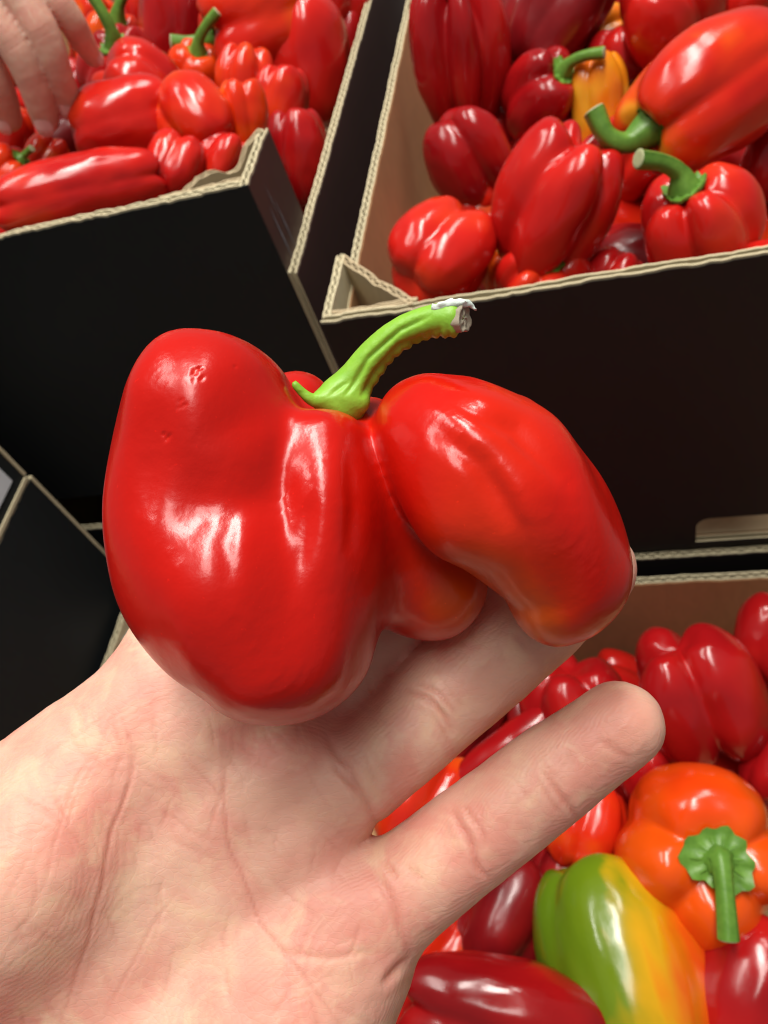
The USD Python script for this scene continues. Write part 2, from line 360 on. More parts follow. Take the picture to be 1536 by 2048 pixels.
post = board((XR, pb[1]), (XR, YR + TH + 0.0005), ZRB + 0.01, ZR, 0.0045, cr, 'corner_post', brown_print, seed=5)
q = board(pc, (XR + 0.0046, pb[1]), ZRB + 0.01, ZR, 0.0045, post, 'post_wall', None, torn=0.006, seed=6, mat=kraft)
q = board((XR + 0.0046, YR + TH + 0.0007), pc, ZRB + 0.01, ZR - 0.0006, 0.0035, post, 'post_wall', None, seed=7, mat=kraft)

# left crate
XL, YL, ZL, ZLB, ZLW = -0.1785, 0.384, -0.200, -0.440, -0.259
cl = thing('produce_crate', 'black cardboard crate of red peppers on the left with a torn corner post', 'crate', (-0.4, 0.7, ZLB))
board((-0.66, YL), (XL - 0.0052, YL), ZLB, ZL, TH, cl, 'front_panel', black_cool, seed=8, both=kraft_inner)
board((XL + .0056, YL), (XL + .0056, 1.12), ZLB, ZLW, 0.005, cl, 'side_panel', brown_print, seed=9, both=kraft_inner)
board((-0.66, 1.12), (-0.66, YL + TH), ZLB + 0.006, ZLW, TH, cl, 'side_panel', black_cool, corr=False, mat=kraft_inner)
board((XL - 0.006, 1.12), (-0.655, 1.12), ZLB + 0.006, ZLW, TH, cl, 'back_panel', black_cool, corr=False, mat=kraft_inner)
part('bottom_panel', slab(-0.652, XL - 0.006, YL + 0.007, 1.118, ZLB, ZLB + 0.005), kraft, cl)
la, lb, lc = at_h(495, 365, ZL)[:2], at_h(525, 255, ZL)[:2], at_h(308, 405, ZL)[:2]
post = board((XL - 0.0001, YL), (XL - 0.0001, lb[1]), ZLB + 0.01, ZL, 0.005, cl, 'corner_post', brown_print, seed=10)
board((XL - 0.0053, lb[1]), (lc[0], YL + TH + 0.001), ZLB + 0.02, ZL, 0.0045, post, 'post_wall', None, torn=0.016, seed=11, mat=kraft)
board((lc[0], YL + TH + 0.0007), (XL - 0.0055, YL + TH + 0.0007), ZLB + 0.02, ZL - 0.0006, 0.0035, post, 'post_wall', None, seed=12, mat=kraft)
part('printed_face', slab(XL - 0.0053, XL + 0.0004, YL - 0.0006, YL + 0.0003, ZLB + 0.001, ZL - 0.0012), black_cool, post)
for (y0, z0, y1, z1, w) in [(0.3975, -0.2225, 0.3995, -0.2625, 0.0008), (0.4085, -0.224, 0.410, -0.262, 0.0006), (0.404, -0.212, 0.405, -0.236, 0.0003)]:
    n = np.array([0, z1 - z0, -(y1 - y0)]); n = n / np.linalg.norm(n) * w
    A_, B_ = np.array([XL + 0.0007, y0, z0]), np.array([XL + 0.0007, y1, z1]); m_ = (A_ + B_) / 2
    part('scuff', (np.array([A_, m_ + n, B_, m_ - n]), np.array([[0, 2, 1], [0, 3, 2]])), scuff, post, smooth=False)

# crate under the right one
cq = thing('produce_crate', 'black cardboard crate standing under the right crate, only its front rim showing', 'crate', (0.07, 0.6, -0.745))
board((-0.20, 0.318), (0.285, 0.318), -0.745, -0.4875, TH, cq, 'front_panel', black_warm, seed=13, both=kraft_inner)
board((-0.20, 0.93), (-0.20, 0.325), -0.745, -0.4875, TH, cq, 'side_panel', black_warm, corr=False)
board((0.285, 0.325), (0.285, 0.93), -0.745, -0.4875, TH, cq, 'side_panel', black_warm, corr=False)
board((0.278, 0.93), (-0.19, 0.93), -0.745, -0.4875, TH, cq, 'back_panel', black_warm, corr=False)
# crate under the left one
ck = thing('produce_crate', 'dark cardboard crate under the left crate, seen left of the held pepper', 'crate', (-0.4, 0.7, -0.745))
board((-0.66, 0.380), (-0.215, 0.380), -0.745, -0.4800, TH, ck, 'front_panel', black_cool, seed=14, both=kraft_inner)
board((-0.66, 1.12), (-0.66, 0.388), -0.745, -0.4425, TH, ck, 'side_panel', black_cool, corr=False)
board((-0.215, 0.380), (-0.215, 1.12), -0.745, -0.4425, TH, ck, 'side_panel', brown_print, corr=False)
board((-0.222, 1.12), (-0.652, 1.12), -0.745, -0.4425, TH, ck, 'back_panel', black_cool, corr=False)

# near crate, lower right
XN, YN, ZN, ZNB = -0.4035, 0.3045, -0.490, -0.745
cn = thing('produce_crate', 'brown lined cardboard crate of peppers low at the right, below the hand', 'crate', (-0.05, 0.05, ZNB))
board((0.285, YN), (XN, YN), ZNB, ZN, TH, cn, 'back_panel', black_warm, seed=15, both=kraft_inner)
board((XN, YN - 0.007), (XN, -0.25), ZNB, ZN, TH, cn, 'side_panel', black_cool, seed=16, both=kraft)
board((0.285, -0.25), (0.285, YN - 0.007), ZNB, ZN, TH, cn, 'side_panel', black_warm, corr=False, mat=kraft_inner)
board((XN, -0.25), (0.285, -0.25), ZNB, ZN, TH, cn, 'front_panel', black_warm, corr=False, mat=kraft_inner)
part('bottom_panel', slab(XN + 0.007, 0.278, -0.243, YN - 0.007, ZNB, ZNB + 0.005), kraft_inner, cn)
ps = board((XN + 0.012, YN - 0.007), (XN + 0.012, -0.2), ZNB + 0.01, ZN - 0.012, 0.004, cn, 'inner_flap', None, corr=False, mat=kraft)
# paper sheet in the near crate
sh = thing('paper_sheet', 'small white paper sheet stuck inside the lower crate, between hand and held pepper', 'paper', (-0.37, 0.25, -0.52))
pv = np.array([at_h(238, 1276, -.497), at_h(290, 1322, -.500), at_h(345, 1275, -.512), at_h(290, 1225, -.509)])
part('sheet', trimesh.Trimesh(np.vstack([pv, pv - [0, 0, 0.0008]]), [[0, 1, 2], [0, 2, 3], [4, 6, 5], [4, 7, 6], [0, 4, 5], [0, 5, 1], [1, 5, 6], [1, 6, 2], [2, 6, 7], [2, 7, 3], [3, 7, 4], [3, 4, 0]], process=False), paper, sh, smooth=False)

# stack at the left edge
XP = -0.4105
cp = thing('produce_crate', 'black cardboard crate low at the left edge with a plain black side', 'crate', (-0.6, 0.05, -0.745))
board((XP, -0.25), (XP, 0.335), -0.745, -0.3545, TH, cp, 'side_panel', black_cool, seed=17)
board((XP - 0.4, 0.335), (XP - 0.4, -0.25), -0.745, -0.3545, TH, cp, 'side_panel', black_cool, corr=False)
board((XP - 0.007, 0.335), (XP - 0.393, 0.335), -0.745, -0.3545, TH, cp, 'back_panel', black_cool, corr=False)
board((XP - 0.393, -0.25), (XP - 0.007, -0.25), -0.745, -0.3545, TH, cp, 'front_panel', black_cool, corr=False)
part('edge_strip', slab(XP - 0.002, XP + 0.0010, 0.3325, 0.3353, -0.744, -0.3560), kraft_edge, cp)
ct = thing('produce_crate', 'black crate at the left edge with a white label, on top of its stack', 'crate', (-0.6, 0.05, -0.3535))
board((XP - 0.001, -0.25), (XP - 0.001, 0.333), -0.3535, -0.12, TH, ct, 'side_panel', black_cool, seed=18)
board((XP - 0.4, 0.333), (XP - 0.4, -0.25), -0.3535, -0.12, TH, ct, 'side_panel', black_cool, corr=False)
board((XP - 0.008, 0.333), (XP - 0.393, 0.333), -0.3535, -0.12, TH, ct, 'back_panel', black_cool, corr=False)
board((XP - 0.393, -0.25), (XP - 0.008, -0.25), -0.3535, -0.12, TH, ct, 'front_panel', black_cool, corr=False)
part('bottom_panel', slab(XP - 0.39, XP - 0.009, -0.24, 0.325, -0.3533, -0.348), kraft, ct)
part('edge_strip', slab(XP - 0.004, XP + 0.0007, -0.25, 0.331, -0.3543, -0.3515), kraft_edge, ct)
part('edge_strip', slab(XP - 0.004, XP + 0.0009, 0.3310, 0.3332, -0.3505, -0.12), kraft_edge, ct)
part('label_sticker', slab(XP - 0.0009, XP + 0.0001, 0.20, 0.3205, -0.3435, -0.29), paper, ct)

# ------------------------------------------------------------ bell peppers
def frame_of(px, py, ang, tilt, roll):
    a, t, r = np.radians([ang, tilt, roll])
    ax = np.array([math.cos(a) * math.cos(t), -math.sin(a) * math.cos(t), -math.sin(t)])
    ref = np.array([0, 0, -1.0]) if abs(tilt) < 70 else np.array([math.cos(a), -math.sin(a), 0])
    u = ref - ax * (ref @ ax); u /= np.linalg.norm(u); w = np.cross(ax, u)
    u2 = math.cos(r) * u + math.sin(r) * w; w2 = np.cross(ax, u2)
    v = np.array([px - 768.0, py - 1024.0, F]); v /= np.linalg.norm(v)
    k = np.cross([0, 0, 1.0], v); Kx = np.array([[0, -k[2], k[1]], [k[2], 0, -k[0]], [-k[1], k[0], 0]])
    R_ = np.eye(3) + Kx + Kx @ Kx / (1 + v[2])   # turns the camera's axis to the line of sight
    return np.stack([u2, w2, ax]) @ R_.T        # rows: local x, y, z(stem) in camera frame
def pepper_surface(L, Wd, n, groove, taper, sh, seed, bend=0.0, nu=84, nv=44, bumpy=1.0, flat=1.0):
    rng = np.random.RandomState(seed)
    th = np.arange(nu) / nu * 2 * np.pi
    s = np.linspace(0, 1, nv)
    phi = np.pi * (0.5 - 0.5 * np.cos(np.pi * s)) * 0.35 + np.pi * s * 0.65
    TH_, PH = np.meshgrid(th, phi, indexing='xy')
    warp = 0.28 * np.sin(TH_ + rng.uniform(0, 6.28)) + 0.13 * np.sin(2 * TH_ + rng.uniform(0, 6.28))
    tw = rng.uniform(-0.45, 0.45) * (PH / np.pi)
    x = n * (TH_ + warp + tw) / 2
    lob = np.abs(np.cos(x)); lob = np.sqrt(lob ** 2 + 0.015) ** 0.75
    which = np.floor((n * (TH_ + warp + tw) / 2 + np.pi / 2) / np.pi) % n
    amp = rng.uniform(-1, 1, 16)
    lobeid = which.astype(int)
    # smooth lobe strengths
    A_ = sum(amp[k] * np.clip(np.cos((TH_ + warp + tw) - 2 * np.pi * k / n), 0, 1) ** 2 for k in range(n))
    B_ = sum(amp[k + 6] * np.clip(np.cos((TH_ + warp + tw) - 2 * np.pi * k / n), 0, 1) ** 2 for k in range(n))
    sp = np.sin(PH); cp = np.cos(PH)
    rho = Wd / 2 * np.sign(sp) * np.abs(sp) ** 0.64
    z = L / 2 * np.sign(cp) * np.abs(cp) ** 0.85
    zz = PH / np.pi
    rho = rho * (1 - (1 - taper) * np.clip(zz, 0, 1) ** 1.5)
    gv = groove * 1.2 * (0.68 + 0.7 * np.exp(-((zz - 0.12) / 0.22) ** 2) + 0.75 * np.exp(-((zz - 0.97) / 0.18) ** 2))
    rho = rho * (1 - gv * (1 - lob)) * (1 + 0.07 * A_)
    rr = rho / (Wd / 2)
    z = z - sh * L * np.exp(-(rr / 0.36) ** 2) * (zz < 0.5) + 0.055 * L * (lob - 0.4) * np.exp(-((rr - 0.55) / 0.3) ** 2) * (zz < 0.5)
    z = z + (0.055 * L * np.exp(-(rr / 0.3) ** 2) - 0.05 * L * (lob - 0.4) * np.exp(-((rr - 0.45) / 0.3) ** 2)) * (zz >= 0.5)
    z = z + 0.05 * L * B_ * np.clip(rr, 0, 1)
    P = np.stack([rho * np.cos(TH_), rho * np.sin(TH_) * flat, z], -1)
    P[..., 0] += bend * L * ((P[..., 2] / (L / 2)) ** 2 - 0.3)
    P = P.reshape(-1, 3)
    nn = P / (np.linalg.norm(P, axis=1)[:, None] + 1e-9)
    q = P / Wd
    d = 0.055 * (meshkit.fbm(q * 2.3 + seed * 3.7, 2) - 0.5) + 0.030 * bumpy * (meshkit.fbm(q * [8, 8, 3] + seed, 2) - 0.5)
    P = P + nn * (d * Wd)[:, None]
    i, j = np.meshgrid(np.arange(nv - 1), np.arange(nu), indexing='ij'); j2 = (j + 1) % nu
    a, b, c, e = i * nu + j, i * nu + j2, (i + 1) * nu + j2, (i + 1) * nu + j
    Fc = np.concatenate([np.stack([a, c, b], -1).reshape(-1, 3), np.stack([a, e, c], -1).reshape(-1, 3)])
    return P, Fc, TH_.ravel(), zz.ravel()
BOX = None
def pepper(px, py, h, Lpx, Wpx, ang, tilt, roll, skinkey, label, n=4, groove=0.26, taper=0.86, sh=0.13, stem='short', sdir=None, seed=0, group=None, bend=0.0, tone=None, zoff=0.0, bumpy=1.0, slen=0.42, srad=0.055, flat=1.0, cal=1.0, lift=0.3):
    if BOX:
        for _ in range(40):
            o = at_h(px, py, h); rr = 0.42 * min(Wpx, Lpx) * depth_h(px, py, h) / F
            if o[0] + rr <= BOX[1] and o[1] - rr >= BOX[2]: break
            h -= 0.003
    z = depth_h(px, py, h) + zoff
    k = z / F
    L, Wd = Lpx * k, Wpx * k
    B = frame_of(px, py, ang, tilt, roll)
    c = C(px, py, z)
    P, Fc, th, zz = pepper_surface(L, Wd, n, groove, taper, sh, seed, bend, bumpy=bumpy, flat=flat)
    if tone is None:
        t = 0.5 + 1.5 * (meshkit.fbm(P / Wd * 1.6 + seed * 1.3, 3) - 0.5) + 0.18 * np.exp(-(zz / 0.12) ** 2)
    else:
        t = tone(P / Wd, th, zz)
    o = W(c)
    g = thing('red_pepper' if skinkey in 'rdms' else 'orange_pepper' if skinkey in 'oa' else 'half_ripe_pepper', label, 'pepper', o, group)
    part('flesh', (W(P @ B + c), Fc), SKINS[skinkey], g, tone={'tone': np.clip(t, 0, 1)})
    if stem:
        zt = L / 2 - sh * L * 0.92
        rng = np.random.RandomState(seed + 77)
        # calyx: a scalloped disc with ribs
        nr, nt = 6, 40
        tt = np.arange(nt) / nt * 2 * np.pi; V = []
        nl = rng.randint(9, 13)
        for i in range(nr):
            f = (i / (nr - 1))
            r = cal * Wd * 0.155 * (0.15 + 0.85 * f) * (1 + f * (0.07 * np.cos(nl * tt + 0.5 * np.sin(tt + seed)) + 0.10 * np.sin(2 * tt + seed) + 0.10 * np.sin(3 * tt + 2 * seed)))
            V.append(np.stack([r * np.cos(tt), r * np.sin(tt), zt + Wd * (0.040 + 0.045 * (1 - f) ** 2) + Wd * f ** 2 * (0.030 + 0.012 * np.cos(nl * tt)) + Wd * 0.012 * np.abs(np.sin(nl * tt)) * (1 - f)], -1))
        for i in (nr - 1, 0):                  # underside
            f = i / (nr - 1)
            v = V[i].copy(); v[:, 2] -= Wd * 0.02; V.append(v)
        V = np.vstack(V); nr2 = nr + 2
        i, j = np.meshgrid(np.arange(nr2), np.arange(nt), indexing='ij'); j2 = (j + 1) % nt; i2 = (i + 1) % nr2
        a, b, c2, e = i * nt + j, i * nt + j2, i2 * nt + j2, i2 * nt + j
        Fq = np.concatenate([np.stack([a, b, c2], -1).reshape(-1, 3), np.stack([a, c2, e], -1).reshape(-1, 3)])[:, ::-1]
        part('calyx', (W(V @ B + c), Fq), STEM, g, smooth=50)
        ln = slen * Wd
        sd = np.array([0.35, 0.1, 1.0]) if sdir is None else np.linalg.inv(B).T @ np.array([math.cos(math.radians(sdir[0])) * math.cos(math.radians(sdir[1])), -math.sin(math.radians(sdir[0])) * math.cos(math.radians(sdir[1])), -math.sin(math.radians(sdir[1]))])
        sd = sd / np.linalg.norm(sd)
        p0 = np.array([0, 0, zt + Wd * 0.06]); z1 = np.array([0, 0, 1.0])
        pts = [p0, p0 + z1 * ln * lift, p0 + z1 * ln * lift * 1.6 + sd * ln * 0.25, p0 + z1 * ln * lift * 1.75 + sd * ln * 0.65]
        r = srad * Wd
        v, f = tube(np.array(pts), [r * 1.9, r * 1.05, r * 0.95, r * 1.1], 14, 5, 0.10)
        s_ = part('stem', (W(v @ B + c), f), STEM, g, smooth=50)
        dn = pts[-1] - pts[-2]; dn /= np.linalg.norm(dn)
        v, f = tube(np.array([pts[-1] + dn * 0.0001, pts[-1] + dn * r * 0.12, pts[-1] + dn * r * 0.2]), [r * 1.08, r * 1.02, r * 0.7], 14, sub=2)
        part('cut_end', (W(v @ B + c), f), CUT, s_, smooth=50)
    return g


def P_(px, py, h, L, Wd, ang, tilt, key, label, **kw):
    SEED[0] += 1
    kw.setdefault('seed', SEED[0]); kw.setdefault('roll', (SEED[0] * 47) % 90)
    r = kw.pop('roll')
    return pepper(px, py, h, L, Wd, ang, tilt, r, key, label, **kw)
SEED = [10]
# right crate
BOX = (XR + .006, 0.28, YR + .008)
P_(916, 118, -.262, 265, 222, 97, 12, 'd', 'tall deep red pepper with two long grooves against the left wall of the right crate', n=5, groove=.46, taper=.9, slen=.3, roll=20)
P_(1122, 28, -.262, 250, 185, 55, -5, 'm', 'dark maroon pepper at the top of the right crate', stem=None, groove=.16)
P_(1340, 18, -.262, 190, 225, 105, 42, 'r', 'red pepper at the top edge of the right crate with its green calyx showing', n=4, groove=.3, slen=.3)
P_(1086, 196, -.290, 165, 175, 50, 38, 'd', 'small deep red pepper with a curled green stem between larger ones in the right crate', n=4, groove=.34, slen=.45, sdir=(-10, 25))
P_(1418, 184, -.235, 345, 268, 208, 36, 's', 'largest orange red pepper of the right crate, lying on its side with thick hooked stem', n=3, groove=.2, taper=.95, sdir=(112, 8), slen=.5, srad=.07, lift=.42, roll=30, bend=-.05, tone=lambda p, th, zz: 0.42 + 1.3 * (meshkit.fbm(p * 2.2 + 4, 3) - .5) + .8 * np.exp(-(zz / .2) ** 2) * meshkit.fbm(p * 5, 2) + 1.6 * np.clip(meshkit.fbm(p * 3.1 + 8, 4) - .62, 0, 1))
P_(1200, 218, -.300, 200, 125, 95, 0, 'a', 'amber yellow pepper half hidden behind the largest orange red one', stem=None, groove=.2)
P_(938, 316, -.285, 180, 198, -60, -15, 'd', 'two lobed deep red pepper below the tall grooved one, beside the cardboard wall', stem=None, n=3, groove=.36, roll=60)
P_(946, 408, -.312, 110, 125, -45, 40, 'o', 'small orange pepper peeking out between three red ones in the right crate', n=5, groove=.28, slen=.2)
P_(882, 510, -.268, 205, 238, 40, -38, 'r', 'shiny bright red pepper behind the triangular corner post of the right crate', stem=None, n=3, groove=.3, roll=20)
P_(1110, 412, -.258, 290, 262, 66, 14, 'r', 'big ribbed red pepper in the middle of the right crate, stem end hidden', n=5, groove=.33, taper=.82, stem=None, roll=10)
P_(1396, 456, -.262, 205, 275, 112, 30, 'r', 'broad red pepper near the front rim with a grey ended curved stem', n=4, groove=.32, slen=.42, sdir=(185, 15), srad=.06, roll=30)
P_(1085, 560, -.290, 150, 205, 75, 55, 'r', 'red pepper low behind the front rim, its green calyx just above the rim', n=5, groove=.3, slen=.1)
P_(1010, 548, -.300, 110, 110, 85, 30, 's', 'mostly hidden pepper showing a pale stem stub between two red peppers', n=4, slen=.6, srad=.1)
P_(1556, 330, -.285, 150, 150, 80, 0, 'd', 'deep red pepper cut off by the right edge under the largest orange red one', stem=None)
P_(1420, 318, -.312, 150, 170, 20, -10, 'd', 'dark red pepper in the shade right under the largest orange red one', stem=None)
P_(1196, 78, -.300, 130, 115, 30, 0, 'a', 'amber pepper glimpsed under the dark maroon one', stem=None)
P_(1505, -8, -.275, 150, 150, 45, 0, 'r', 'red pepper in the top right corner of the picture', stem=None)
P_(1490, 548, -.272, 260, 130, 8, 0, 'r', 'red pepper just rising above the front rim at the right edge', stem=None, groove=.15)
P_(1222, 560, -.300, 120, 130, 60, 0, 'd', 'small deep red pepper behind the rim, right of the big ribbed one', stem=None)
P_(1250, 315, -.305, 160, 170, 60, 0, 'r', 'red pepper wedged beneath the hooked stem', stem=None)
P_(1246, 112, -.292, 110, 140, 100, 0, 'd', 'dark red pepper top seen over the shoulder of the largest orange red one', stem=None)
P_(1040, 66, -.300, 160, 130, 80, 0, 'm', 'dark pepper in the gap right of the tall grooved one', stem=None)
P_(1100, 300, -.325, 170, 170, 80, 0, 'm', 'dark pepper deep in the gap above the big ribbed one', stem=None)
# left crate
BOX = (-0.65, XL - .006, YL + .008)
P_(188, 28, -.242, 85, 90, 60, 10, 's', 'small round orange red pepper at the top, right of the reaching fingers', stem=None, groove=.14)
P_(225, 92, -.242, 115, 130, 75, 25, 's', 'orange red pepper with a hooked stem behind the wrinkled one in the left crate', slen=.75, sdir=(40, 15), srad=.07)
P_(250, 165, -.228, 165, 195, 102, 32, 'd', 'wrinkled deep red pepper with a long bent stem by the fingertips', n=7, groove=.24, slen=.55, sdir=(128, 15), srad=.055)
P_(350, 48, -.232, 200, 155, 85, 0, 'd', 'dark red pepper at the top of the left crate', stem=None, groove=.14)
P_(528, 40, -.228, 255, 230, 198, 10, 's', 'big orange red pepper at the top of the left crate, stem pointing left', groove=.2, slen=.3)
P_(392, 152, -.240, 110, 122, 82, 30, 'o', 'small orange pepper with a crooked pale tipped stem', slen=.62, sdir=(35, 20), srad=.075, groove=.16)
P_(492, 165, -.240, 130, 128, 85, -8, 's', 'orange red pepper with narrow folds left of the tall upright one', stem=None, n=5, groove=.3)
P_(612, 128, -.215, 232, 200, 98, -4, 'r', 'tall smooth red pepper standing against the right wall of the left crate', seed=33, stem=None, groove=.10, n=4, taper=.78)
P_(275, 184, -.218, 150, 205, 150, 10, 'r', 'red pepper with bright white reflections just behind the round one', stem=None, groove=.3, n=4, roll=20)
P_(250, 250, -.208, 208, 180, 12, 0, 'r', 'smooth round red pepper in the middle of the left crate', stem=None, groove=.1, n=3, taper=.9)
P_(390, 244, -.216, 168, 172, -52, 38, 's', 'two lobed orange red pepper with its calyx against the torn corner post', n=3, groove=.34, slen=.25)
P_(490, 236, -.226, 140, 112, 95, 0, 'o', 'bright orange pepper behind the torn corner post', stem=None, groove=.2)
P_(350, 330, -.220, 122, 132, 60, -20, 'r', 'small red pepper left of the torn corner post', stem=None, n=4, groove=.28)
P_(166, 384, -.207, 345, 145, 16, 0, 'r', 'long red pepper lying along the front rim of the left crate', stem=None, groove=.1, n=3, taper=.92)
P_(14, 352, -.208, 110, 120, 50, 25, 'o', 'orange pepper at the left edge with a ragged green calyx', slen=.25)
P_(88, 322, -.224, 105, 95, 60, 0, 's', 'orange red pepper between the long one and the reaching fingertips', stem=None)
P_(600, 315, -.238, 185, 140, 95, 0, 'd', 'deep red pepper squeezed between torn post and right wall of the left crate', stem=None, groove=.24)
P_(668, 6, -.240, 120, 165, 80, 0, 'r', 'red pepper at the top behind the tall upright one', stem=None)
P_(140, 200, -.238, 140, 140, 80, 10, 'd', 'deep red pepper under the reaching fingertips', stem=None, groove=.2)
P_(150, 285, -.245, 120, 150, 30, 0, 'm', 'dark red pepper in the gap below the reaching fingertips', stem=None)
P_(440, 20, -.255, 150, 150, 80, 0, 'r', 'red pepper between the two big ones at the top of the left crate', stem=None)
P_(20, 470, -.225, 140, 120, 20, 0, 'r', 'red pepper at the left edge tucked under the long one', stem=None)
P_(300, 5, -.250, 110, 110, 80, 0, 'r', 'red pepper at the top edge beside the dark one of the left crate', stem=None)
P_(445, 330, -.236, 130, 130, 60, 0, 'r', 'red pepper hidden behind the torn corner post', stem=None)
P_(560, 215, -.255, 150, 130, 80, 0, 'r', 'red pepper low beside the tall upright one', stem=None)
P_(690, 120, -.265, 190, 120, 80, 0, 'd', 'deep red pepper in the narrow gap by the right wall of the left crate', stem=None)
P_(10, 270, -.232, 120, 120, 80, 0, 's', 'orange red pepper under the leftmost reaching finger', stem=None)
# near crate
BOX = None
P_(1400, 1398, -.458, 290, 262, -68, -38, 'd', 'three lobed dark red pepper right of the little fingertip', stem=None, n=3, groove=.5, taper=1.0, roll=52, sh=.1)
P_(1552, 1282, -.475, 180, 180, 80, 0, 'd', 'red pepper at the right edge beside the three lobed one', stem=None, groove=.1)
P_(1146, 1412, -.480, 190, 222, 95, 30, 'd', 'two lobed red pepper behind the little finger near the cardboard wall', stem=None, n=4, groove=.3)
P_(1030, 1520, -.482, 320, 150, 35, 0, 'd', 'long dark red pepper seen between ring and little finger', stem=None, groove=.15)
P_(1398, 1702, -.450, 350, 372, -20, 78, 'o', 'orange pepper facing up with a full green calyx and straight stem', n=4, groove=.21, taper=.85, sdir=(-92, 15), slen=.52, srad=.042, roll=20, sh=.1, cal=1.0, lift=.1)
P_(1168, 1648, -.470, 175, 180, 70, 0, 's', 'orange red pepper just under the little finger', stem=None, groove=.14)
P_(1242, 1925, -.452, 410, 340, 106, 0, 'g', 'half ripe pepper, green on the left turning yellow and orange', stem=None, n=3, groove=.14, taper=1.0, roll=0, seed=61, tone=lambda p, th, zz: 0.39 + 1.05 * p[:, 1] - 0.22 * p[:, 2] + 0.36 * (meshkit.fbm(p * [13, 13, 3] + 5, 4) - .5) + 0.12 * (meshkit.fbm(p * 4, 2) - .5) + 0.5 * np.clip(0.13 - zz, 0, 1) / 0.13 * 1.2)
P_(1010, 2030, -.425, 420, 250, 172, 0, 'd', 'dark red pepper lying at the bottom edge beside the palm', stem=None, groove=.2, n=3)
P_(1010, 1840, -.475, 240, 220, 60, 0, 'm', 'dark red pepper in the shade under the little finger', stem=None)
P_(1515, 1985, -.455, 270, 260, 60, 0, 'd', 'red pepper in the bottom right corner', stem=None, groove=.12)
P_(800, 2020, -.452, 150, 150, 60, 0, 'r', 'red pepper at the bottom edge next to the heel of the palm', stem=None)
P_(850, 1600, -.490, 230, 210, 60, 0, 's', 'orange red pepper glimpsed between the bases of ring and little finger', stem=None)
P_(1550, 1530, -.480, 140, 140, 60, 0, 'd', 'red pepper at the right edge above the orange one', stem=None)
P_(890, 1900, -.478, 200, 180, 60, 0, 's', 'orange red pepper in the shade right of the palm', stem=None)
P_(1290, 1535, -.485, 130, 130, 65, 20, 'd', 'mostly hidden pepper showing a green stem tip at the little fingertip', slen=.7, sdir=(60, 10))
P_(1150, 1760, -.490, 180, 180, 60, 0, 'm', 'dark pepper in the gap above the half ripe one', stem=None)
P_(930, 1440, -.505, 180, 150, 60, 0, 'm', 'dark pepper behind the ring finger', stem=None)

# peppers of the layer below, glimpsed in the gaps
def under(x0, x1, y0, y1, step, hh, label, group, n0):
    global BOX
    BOX = None; rng = random.Random(n0); row = 0; y = y0
    while y < y1:
        x = x0 + (row % 2) * step / 2
        while x < x1:
            w = np.array([x + rng.uniform(-.012, .012), y + rng.uniform(-.012, .012), hh + rng.uniform(-.012, .012)])
            c = w @ RT; q = project(c[None])[0]
            if -60 < q[0] < 1600 and -90 < q[1] < 2110:
                k = F / c[2]
                P_(q[0], q[1], w[2], rng.uniform(.072, .092) * k, rng.uniform(.066, .08) * k, rng.uniform(0, 360), rng.uniform(-40, 40), rng.choice('rrddms'), label, stem=None, group=group, groove=rng.uniform(.12, .32), n=rng.choice([3, 4]))
            x += step
        y += step * 0.87; row += 1
under(-.62, -.24, .44, 1.08, .074, -.300, 'red pepper of the lower layer, mostly hidden under others in the left crate', 'lower layer of peppers in the left crate', 1)
under(-.08, .26, .365, .88, .074, -.345, 'red pepper of the lower layer, mostly hidden under others in the right crate', 'lower layer of peppers in the right crate', 2)
under(-.15, .20, -.02, .27, .074, -.545, 'red pepper of the lower layer, mostly hidden under others in the near crate', 'lower layer of peppers in the near crate', 3)
under(-.13, .20, -.02, .28, .078, -.605, 'red pepper of the lower layer, mostly hidden under others in the near crate', 'lower layer of peppers in the near crate', 4)

# ------------------------------------------------------------ the held pepper (camera frame, then world)
HZ = 0.0
def K(px, py, rpx, z): return (C(px, py, z + HZ), rpx * (z + HZ) / F)
ZS = 1.35
def st(P):                                     # deeper than wide: evaluate in a frame squashed along the view
    Q = P.copy(); Q[..., 2] = 0.118 + (P[..., 2] - 0.118) / ZS; return Q
h = 0.0006
lo = np.array([-0.046, -0.030, 0.086]); hi = np.array([0.040, 0.038, 0.152])
G = grid(lo, hi, h); Gs = st(G)
z0 = 0.116
lobA = chain(Gs, [K(408, 828, 148, z0), K(374, 953, 146, z0), K(388, 1090, 158, z0), K(425, 1175, 160, z0), K(527, 1285, 138, z0)])
lobA0 = chain(Gs, [K(448, 833, 151, z0 + .001), K(492, 912, 138, z0 - .0003)])
lobA2 = chain(Gs, [K(452, 968, 112, z0 - .0015), K(470, 1080, 150, z0), K(482, 1155, 178, z0), K(553, 1283, 143, z0)])
lobB = chain(Gs, [K(662, 886, 66, z0 - .003), K(655, 1010, 92, z0 - .004), K(640, 1180, 112, z0 - .002), K(615, 1285, 128, z0)])
lobC = chain(Gs, [K(862, 862, 112, z0), K(950, 930, 162, z0), K(1056, 1036, 156, z0), K(1122, 1130, 132, z0 + .001), K(1118, 1178, 112, z0 + .001)])
lobC2 = chain(Gs, [K(848, 890, 72, z0 - .003), K(906, 1018, 78, z0 - .005), K(950, 1046, 80, z0 - .004)])
lobD = chain(Gs, [K(790, 960, 80, z0 + .006), K(815, 1110, 105, z0 + .009), K(860, 1168, 118, z0 + .012)])
lobE = chain(Gs, [K(590, 815, 82, z0 + .013), K(600, 1000, 150, z0 + .012)])
lobF = chain(Gs, [K(992, 916, 140, z0 + .012), K(1062, 985, 125, z0 + .011)])
core = chain(Gs, [K(738, 850, 58, z0 + .008), K(720, 985, 150, z0 + .010), K(660, 1120, 160, z0 + .007)])
